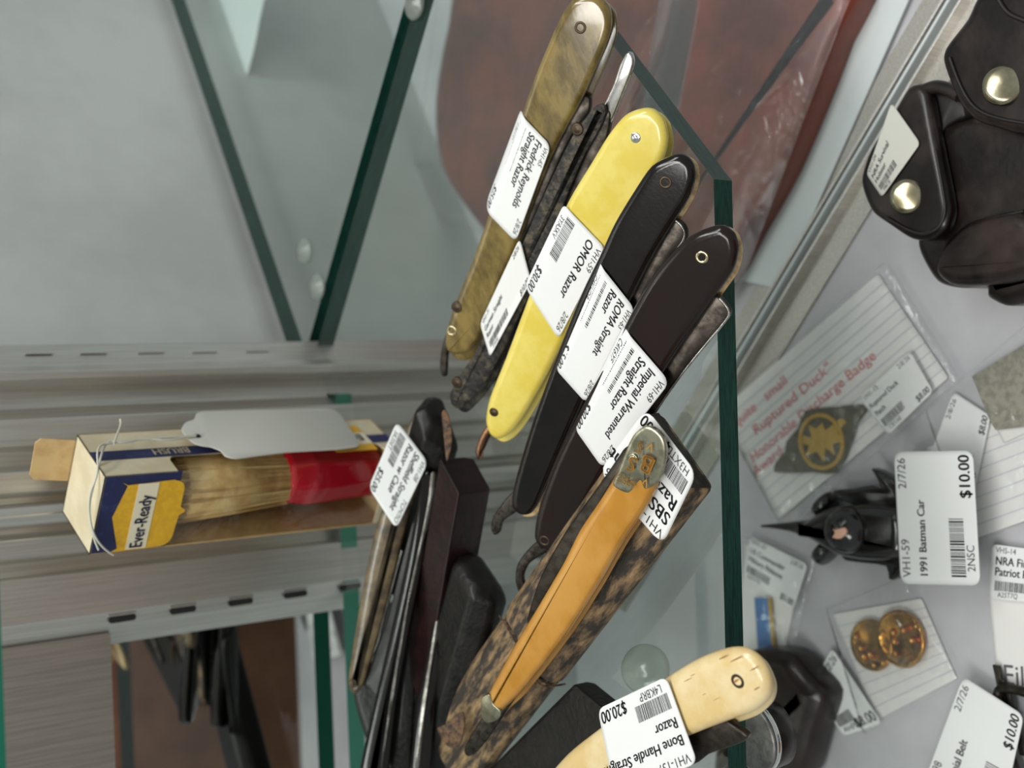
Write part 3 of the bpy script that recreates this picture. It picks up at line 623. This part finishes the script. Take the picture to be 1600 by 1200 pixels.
# brush inside
bc = K+fL*wF*.5+fS*.0165+up*.0015
tR = thing('shaving_brush', bc, 'shaving brush with red handle and pale bristles inside the windowed carton', 'brush')
oct_ = disc('handle', bc, (up+nS*.03).normalized(), [(.0105, 0), (.0125, .003), (.0132, .018), (.0145, .034), (.0150, .040), (.0135, .050), (.0125, .052), (.001, .052)], M['red'], tR, 8, .5)
for p_ in oct_.data.polygons: p_.use_smooth = False
bevel(oct_, .0012, 3, False)
vs = []; fs = []
for i in range(1500):
    a_ = random.uniform(0, 2*pi); rr = math.sqrt(random.random()); r0 = .0118*rr; r1 = .0160*rr+random.gauss(0, .0005); L1 = .112-.006*rr*rr+random.gauss(0, .0012)
    p0 = bc+fL*(cos(a_)*r0)+fS*(sin(a_)*r0)+up*.049; a2 = a_+random.gauss(0, .05)
    pm = bc+fL*(cos(a2)*(r0*.45+r1*.55))+fS*(sin(a2)*(r0*.45+r1*.55))+up*(.049+(L1-.049)*.5)
    p1_ = bc+fL*(cos(a2)*r1)+fS*(sin(a2)*r1)+up*L1
    s_ = Vector((random.gauss(0, 1), random.gauss(0, 1), 0)).normalized()*.00035
    b = len(vs); vs += [p0-s_, p0+s_, pm+s_, pm-s_, p1_+s_*.4, p1_-s_*.4]; fs += [(b, b+1, b+2, b+3), (b+3, b+2, b+4, b+5)]
br = link_mesh('bristles', vs, fs, M['bristle'], tR, True); setp(br, kind='stuff')
disc('bristle_core', bc+up*.05, up, [(.0112, 0), (.0145, .03), (.0155, .052), (.009, .056), (.001, .057)], M['bristle'], tR, 24)
# hanging tag
pt_ = Plane(K+nS*.0016, nS, up)
tg = [(284, 672), (290, 660), (303, 655), (308, 645), (325, 642), (420, 640), (510, 638), (528, 644), (540, 660), (553, 678), (561, 692), (557, 698), (520, 702), (450, 706), (400, 712), (368, 716), (352, 712), (345, 704), (330, 698), (315, 696), (300, 690)]
tT = thing('string_tag', pt_.at(308, 681), 'blank grey card tag with scalloped end and black hole, tied over the carton side', 'tag')
slab('card', tg, pt_, .0005, M['cream_label'], tT, .002, 0, .0001, n=3)
C_ = pt_.at(308, 681, .0021); disc('hole', C_, nS, [(.0016, 0), (.0016, .0001), (.0001, .0001)], M['ink'], tT, 20)
g = lambda x, y, o=.0028: pt_.at(x, y, o)
topz = BH
tube('string', [g(306, 681), g(275, 683), g(235, 686), g(205, 688), g(180, 692), g(150, 695, .003), K+up*(BH+.003)+nS*.002, K+fL*.01+up*(BH+.006), K+fL*.03+nF*.004+up*(BH+.001), K+fL*.036+nF*.005+up*(BH-.008)], .00045, M['string'], tT)
tube('string', [g(308, 678), g(270, 690), g(225, 684), g(190, 694), g(165, 686), K+up*(BH+.002)+fS*.004, K+fL*.02+up*(BH+.005), K+fL*.034+nF*.003+up*(BH-.002)], .00045, M['string'], tT)
tube('string', [g(178, 694), g(184, 676, .004), g(190, 662, .005), g(188, 655, .006)], .00045, M['string'], tT)

# ------------------------------------------------------------ case floor things
def floor_plane(dz=.001): return hplane(FZ+dz)
def bag(label, q, dz, parent=None, name='clear_bag'):
    pl = floor_plane(dz); sh = Sheet(pl, q, 0, bulge=.004)
    t = thing(name, sh.at(.5, .5), label, 'bag'); o = sheet_mesh('film', sh, M['bag'], t, .02, .0001)
    tube('seal', [sh.at(.02, .01, .0006), sh.at(.5, .01, .0012), sh.at(.98, .01, .0006)], .0004, M['bag'], t)
    return t, sh
def card(label, q, dz, nrule=9, name='index_card', rows=None, ink=None, ts=.11, m=None):
    pl = floor_plane(dz); sh = Sheet(pl, q, 0)
    t = thing(name, sh.at(.5, .5), label, 'card'); o = sheet_mesh('card', sh, m or M['card'], t, .01, .0003)
    if nrule: printing(sh, [('rect', .0, 1., (i+1)/(nrule+1), (i+1)/(nrule+1)+.012) for i in range(nrule)], M['rule'], o, name='rule_lines', off=.0003)
    if rows: printing(sh, [(s, s0, tt, ts, False, False, xs) for s, s0, tt, xs in rows], ink or M['redink'], o, name='handwriting', off=.0005)
    return t, sh
def floor_label(label, q, dz, *a, **k):
    pl = floor_plane(dz); t = thing('price_tag', pl.at(*q[0]), label, 'tag')
    r = price_label(t, pl, q, *a, off=0, name='card', th=.0004, corner=.05, **k); return t
# patch bag
card('ruled card with red handwriting lying under the olive patch', [(1128, 640), (1372, 428), (1482, 590), (1216, 812)], .0015, 11,
     rows=[('quite   small', .03, .20, 1.15), ('Ruptured Duck"', .10, .36, 1.2), ('Honorable Discharge Badge', .02, .52, 1.1), ('Award', .0, .62, 1.1)], ts=.11)
pl = floor_plane(.004); t = thing('cloth_patch', pl.at(1280, 700), 'olive lozenge cloth patch with mustard eagle emblem on the ruled card', 'patch')
pch = slab('cloth', [(1258, 642), (1300, 636), (1350, 632), (1354, 640), (1340, 660), (1330, 690), (1308, 738), (1270, 738), (1210, 738), (1212, 722), (1226, 705), (1228, 690), (1245, 670)], pl, .0015, M['olive'], t, 0, 0, .0003, n=2)
cc = pl.at(1284, 690, .0004)
def ringobj(name, C, r0, r1, n, m, parent, h=.0008, seg=32):
    return disc(name, C, n, [(r0, 0), (r0, h), (r1, h), (r1, 0)], m, parent, seg)
rad = (pl.at(1318, 690)-pl.at(1284, 690)).length
tube('emblem_ring', [cc+Vector((cos(i*pi/8)*rad, sin(i*pi/8)*rad, .0004)) for i in range(16)], .0011, M['mustard'], pch, closed=True)
slab('emblem', [(1262, 664), (1275, 670), (1284, 660), (1290, 672), (1312, 654), (1322, 660), (1308, 676), (1318, 690), (1300, 694), (1304, 712), (1290, 700), (1286, 722), (1276, 706), (1258, 712), (1264, 696), (1246, 692), (1250, 680), (1268, 684)], pl, .0009, M['mustard'], pch, .0009, 0, .0002, n=2)
floor_label('white Ruptured Duck Patch price tag over the ruled card', [(1342, 622), (1422, 548), (1458, 612), (1388, 680)], .006, 'VH1-15', ['Ruptured Duck', 'Patch'], 'CBTA8', '$8.00', ts=.14, date='2/8/26')
bag('clear plastic bag holding the olive patch and its red-written card', [(1120, 640), (1385, 405), (1500, 590), (1225, 832)], .008)
# square linen patch
card('ruled white card under the grey square patch at the right border', [(1448, 700), (1600, 640), (1640, 800), (1500, 850)], .001, 7)
pl = floor_plane(.004); t = thing('cloth_patch', pl.at(1570, 600), 'square grey linen patch at the right border of the picture', 'patch')
slab('cloth', [(1518, 588), (1600, 538), (1660, 560), (1660, 660), (1555, 672), (1545, 655)], pl, .0014, M['linen'], t, 0, 0, .0003, n=1)
card('plain white backing card under the grey square patch', [(1522, 600), (1660, 520), (1680, 640), (1568, 692)], .0022, 0)
floor_label('white club pin price tag marked $8.00 behind the toy car tag', [(1430, 775), (1490, 612), (1548, 650), (1520, 780)], .003, 'VH1-19', ['Car Club Pin'], 'C7HQ2', '$8.00', date='2/8/26', ts=.13)
bag('clear plastic bag over the grey square patch near the right border', [(1445, 640), (1610, 500), (1680, 760), (1520, 860)], .007)
# toy car
pl = floor_plane(.018); t = thing('toy_car', floor_plane(0).at(1330, 825), 'glossy black toy car with long pointed nose lying by its white tag', 'toy')
tube('nose', [pl.at(1190, 822, -.004), pl.at(1215, 822, -.003), pl.at(1250, 824, -.003), pl.at(1290, 828, -.003)], [.0006, .0014, .0032, .0062], M['toy'], t)
slab('body', [(1245, 824), (1262, 812), (1290, 796), (1320, 790), (1370, 788), (1412, 800), (1418, 850), (1410, 872), (1360, 876), (1310, 868), (1275, 848), (1250, 832)], pl, .012, M['toy'], t, 0, .004, .0012, n=3)
slab('wing', [(1302, 766), (1330, 764), (1362, 758), (1375, 762), (1368, 745), (1362, 732), (1385, 742), (1402, 762), (1408, 800), (1330, 788), (1306, 780)], pl, .006, M['toy'], t, -.004, 0, .0006, n=2)
slab('wing', [(1315, 866), (1360, 872), (1410, 868), (1415, 885), (1398, 905), (1388, 905), (1384, 885), (1350, 880), (1320, 876)], pl, .006, M['toy'], t, -.004, 0, .0006, n=2)
disc('canopy', pl.at(1325, 828, .003), Vector((0, -.3, 1)), [(.0105, -.002), (.0105, .002), (.009, .006), (.005, .0085), (.0001, .0092)], M['toy'], t, 28)
slab('driver_panel', [(1296, 822), (1304, 828), (1318, 824), (1322, 832), (1312, 842), (1300, 840), (1304, 832)], pl, .0015, M['toy_pink'], t, .0125, 0, .0003, n=2)
disc('wheel', floor_plane(.007).at(1290, 862), Vector((.5, .6, 0)), [(.002, -.003), (.006, -.003), (.007, -.001), (.007, .002), (.003, .003), (.0001, .003)], M['toy'], t, 20)
disc('wheel', floor_plane(.007).at(1290, 790), Vector((.5, .6, 0)), [(.002, -.003), (.006, -.003), (.007, -.001), (.007, .002), (.003, .003), (.0001, .003)], M['toy'], t, 20)
floor_label('large white price tag reading Batman Car standing against the black toy', [(1408, 912), (1397, 706), (1520, 704), (1532, 915)], .021, 'VH1-59', ['1991 Batman Car'], '2NSC', '$10.00', date='2/7/26', ts=.125)
# blue ribbon bar
card('pale card behind the blue ribbon bar', [(1165, 850), (1250, 895), (1225, 1030), (1150, 1010)], .001, 0)
pl = floor_plane(.004); t = thing('ribbon_bar', pl.at(1193, 975), 'blue ribbon bar with thin gold edge in a clear bag', 'ribbon')
slab('ribbon', [(1178, 934), (1198, 934), (1206, 1015), (1184, 1020)], pl, .0014, M['blue'], t, 0, 0, .0003, n=1)
slab('gold_edge', [(1199, 934), (1203, 934), (1211, 1015), (1206, 1015)], pl, .0014, M['mustard'], t, 0, 0, .0002, n=1)
floor_label('white price tag above the blue ribbon bar', [(1172, 838), (1262, 882), (1240, 952), (1160, 900)], .0055, 'VH1-47', ['US Commander', 'Military Ribbons'], 'B6WTR', '$5.00', ts=.16, date='2/8/26')
bag('clear plastic bag around the blue ribbon bar', [(1150, 832), (1275, 872), (1235, 1040), (1135, 1010)], .0075)
# gold pins
card('ruled card under the gold pin badge', [(1300, 960), (1440, 935), (1495, 1060), (1370, 1125)], .001, 8)
pl = floor_plane(.004); t = thing('pin_badge', pl.at(1385, 1000), 'gold tone badge of two joined discs on a ruled card', 'badge')
def rpx(x0, x1, y): return (pl.at(x1, y)-pl.at(x0, y)).length
disc('disc', pl.at(1408, 998), Vector((0, 0, 1)), [(.0001, -.001), (.0125, -.001), (.0132, .0005), (.012, .0018), (.011, .0008), (.0001, .001)], M['brass'], t, 40)
disc('disc', pl.at(1362, 1008), Vector((0, 0, 1)), [(.0001, -.001), (.0115, -.001), (.012, .0002), (.011, .0012), (.010, .0004), (.0001, .0005)], M['brass'], t, 40)
for (x, y) in ((1338, 995), (1350, 1025), (1360, 1022), (1366, 1038), (1380, 1035), (1380, 990), (1396, 988), (1412, 985), (1400, 1020), (1382, 1012), (1398, 1002), (1425, 1000), (1345, 1012), (1432, 978)):
    disc('stud', pl.at(x, y, .001), Vector((0, 0, 1)), [(.0017, 0), (.0015, .0012), (.0005, .0018), (.0001, .0018)], M['brass'], t, 12)
floor_label('white price tag lying left of the gold badge', [(1268, 1075), (1300, 1012), (1378, 1130), (1318, 1150)], .0045, 'VH1-132', ['US Pin'], 'AHPPS', '$8.00', ts=.18, date='2/7/26')
bag('clear plastic bag over the gold badge and its ruled card', [(1290, 950), (1410, 900), (1500, 1060), (1350, 1150)], .0068)
# right labels
floor_label('white NRA price tag at the right border', [(1550, 850), (1700, 870), (1690, 950), (1545, 935)], .004, 'VH5-14', ['NRA Firearms', 'Patriot Pin'], 'A25T7Q', '$5.00', ts=.2, date=None)
card('white card with grey pen writing below the NRA tag', [(1545, 930), (1700, 950), (1690, 1090), (1560, 1080)], .002, 0, rows=[('Eil th', .08, .92, 1.)], ink=M['blackpen'], ts=.28)
t = thing('belt_buckle', floor_plane(.006).at(1590, 1110), 'dark metal belt buckle at the right border above the lowest white tag', 'buckle')
q4 = [floor_plane(.007).at(x, y) for x, y in ((1552, 1082), (1575, 1072), (1640, 1095), (1650, 1160), (1620, 1230), (1590, 1225))]
tube('frame', q4, .0022, M['buckle'], t, closed=True)
for k in range(4): box('bar', floor_plane(.004).at(1580+k*9, 1115+k*22), Vector((.02, .004, 0)), Vector((0, .003, 0)), Vector((0, 0, .002)), M['buckle'], t, .0004)
floor_label('tilted white Centennial Belt price tag at the lower right', [(1437, 1240), (1505, 1057), (1600, 1118), (1560, 1300)], .011, 'VH1-98', ['Centennial Belt'], 'C8PQR', '$10.00', ts=.14, date='2/7/26')
# camera case / cuff case
Pf = lambda dz: floor_plane(dz)
t = thing('leather_pouch', Pf(0).at(1520, 330), 'dark brown leather belt pouch with two round snaps, upper right', 'pouch')
pl = Pf(.030)
body = slab('body', [(1456, 225), (1480, 195), (1540, 182), (1640, 200), (1680, 300), (1670, 440), (1580, 478), (1545, 465), (1540, 448), (1500, 450), (1465, 440), (1440, 400), (1435, 372), (1450, 330)], pl, .028, M['leather_dark'], t, 0, .004, .0014, n=4)
slab('round_end', [(1465, 425), (1475, 385), (1510, 350), (1555, 335), (1600, 330), (1640, 360), (1640, 420), (1590, 440), (1540, 446), (1490, 446)], pl, .004, M['leather_dark'], t, .0065, .004, .0012, n=4)
tube('seam', [pl.at(x, y, .0075) for x, y in ((1468, 420), (1480, 388), (1512, 356), (1552, 340), (1600, 330))], .0007, M['stitch'], t)
fl1 = slab('flap', [(1420, 138), (1438, 132), (1452, 150), (1462, 200), (1470, 240), (1482, 300), (1486, 330), (1478, 358), (1455, 374), (1425, 373), (1392, 352), (1365, 332), (1350, 300), (1347, 275), (1362, 232), (1395, 180)], pl, .005, M['leather_dark'], t, .010, .0016, .0009, n=4)
tube('stitching', [pl.at(x, y, .0122) for x, y in ((1462, 235), (1474, 300), (1478, 332), (1468, 356), (1448, 366), (1420, 362), (1385, 340))], .0006, M['stitch'], fl1)
disc('snap', pl.at(1418, 307, .0118), Vector((0, -.4, 1)), [(.0068, -.001), (.0073, .0006), (.0068, .0018), (.005, .0024), (.0001, .0026)], M['snap'], fl1, 32)
slab('loop', [(1428, 136), (1445, 130), (1475, 132), (1500, 150), (1508, 180), (1490, 190), (1475, 200), (1462, 222), (1450, 200), (1438, 165)], pl, .02, M['stitch'], t, .004, 0, .001, n=4)
tube('loop_edge', [pl.at(x, y, .0075) for x, y in ((1432, 200), (1430, 165), (1445, 138), (1475, 134), (1500, 150))], .0028, M['leather_dark'], t)
fl2 = slab('flap', [(1474, 92), (1480, 72), (1512, 30), (1535, -10), (1600, -20), (1680, 0), (1680, 205), (1600, 210), (1560, 200), (1525, 188), (1500, 160), (1482, 120)], pl, .006, M['leather_dark'], t, .020, .002, .001, n=4)
tube('stitching', [pl.at(x, y, .0225) for x, y in ((1484, 90), (1492, 115), (1512, 158), (1535, 178), (1580, 190), (1620, 195))], .0007, M['stitch'], fl2)
tube('stitching', [pl.at(x, y, .0225) for x, y in ((1556, -10), (1566, 14), (1590, 30), (1640, 44))], .0009, M['stitch'], fl2)
disc('snap', pl.at(1568, 134, .0222), Vector((.15, -.5, 1)), [(.0072, -.001), (.0080, .0006), (.0074, .0020), (.0055, .0027), (.0001, .0030)], M['snap'], fl2, 36)
price_label(t, pl, [(1354, 272), (1393, 160), (1438, 224), (1378, 308)], 'VH1-04', ['NRA Survival', 'Holster'], 'P8CB', None, off=.0125, ts=.17, date=None, corner=.05, m=M['cream_label'])
# brown leather things seen through the shelf
def leather(label, px, dz, th, name='leather_holster', anchor=None, n0=None, m=None, dome=.004):
    pl = Plane(gz(*anchor, FZ+dz), n0) if anchor else Pf(dz)
    t = thing(name, pl.at(*px[0]), label, 'holster'); slab('body', px, pl, th, m or M['leather_brown'], t, 0, dome, .003, n=3); return t, pl
t, pl = leather('reddish brown leather holster under plastic in the upper middle, right of the glass corner', [(1080, -40), (1330, -40), (1300, 60), (1262, 160), (1215, 270), (1165, 360), (1120, 440), (1060, 470), (1010, 400), (990, 300), (985, 200), (1030, 100)], .02, .018)
t, pl = leather('large brown leather holster in a clear bag, seen through the glass behind the olive razor', [(735, -60), (1050, -60), (1040, 60), (990, 160), (960, 300), (900, 400), (800, 400), (740, 340), (690, 260), (680, 160), (700, 40)], .016, .014)
bag('crinkled clear plastic bag over the large brown holster', [(640, 330), (690, -80), (1110, -80), (1010, 440)], .024)
bag('crinkled clear plastic bag over the reddish brown holster', [(960, 470), (1040, -60), (1350, -60), (1130, 520)], .028)
b_ = box('white_card', gz(1130, 432, FZ+.002), gz(1330, -40, FZ+.002)-gz(1130, 432, FZ+.002), (gz(1440, -20, FZ+.002)-gz(1330, -20, FZ+.002)), (0, 0, .001), M['white_strip'])
setp(b_, 'long pale board strip lying beyond the door track', 'board')
# paper in next bay
hp = hplane(-.04)
t = thing('paper_sheet', hp.at(372, 210), 'white pointed paper corner hanging in the next bay at the top', 'paper')
slab('sheet', [(270, -30), (430, -30), (412, 0), (400, 60), (388, 110), (374, 150), (371, 212), (360, 195), (330, 110), (300, 50)], hp, .0006, M['white_strip'], t, 0, 0, .0001, n=2)
# bumpers on the next shelf
for (x, y, l) in ((478, 392, 'clear rubber bumper on the slanted glass joint, upper of the two'), (498, 448, 'clear rubber bumper on the slanted glass joint, lower of the two'), (650, 8, 'clear rubber bumper on the glass joint at the top border')):
    P = gz(x, y, .0003); t = thing('rubber_bumper', P, l, 'bumper')
    disc('pad', P, up, [(.0065, 0), (.007, .001), (.006, .0022), (.0035, .0026), (.003, .0034), (.0001, .0036)], M['rubber'], t, 24)
# dark leather mass under the bone razor on the floor
t, pl = leather('dark brown leather holster on the case floor right of the bone razor', [(1160, 1020), (1230, 1018), (1262, 1050), (1290, 1085), (1275, 1140), (1240, 1230), (1120, 1230), (1130, 1100)], .018, .016, m=M['leather_dark'])
# made-up brown bag and blue cloth, added so the mirror has colour to reflect
t = thing('mirror_stand_in', Vector((-.30, .05, -.3)), 'made-up soft brown bag with a blue cloth, added only to be reflected in the mirror', 'bag')
disc('stand_in_body', Vector((-.30, -.24, -.40)), Vector((0, 0, 1)), [(.18, 0), (.27, .06), (.28, .18), (.26, .32), (.17, .42), (.0001, .44)], M['brown_cloth'], t, 40)
disc('cloth', Vector((-.17, .06, -.42)), Vector((.05, 0, 1)), [(.02, 0), (.03, .1), (.03, .3), (.02, .42), (.0001, .44)], M['blue_cloth'], t, 24)
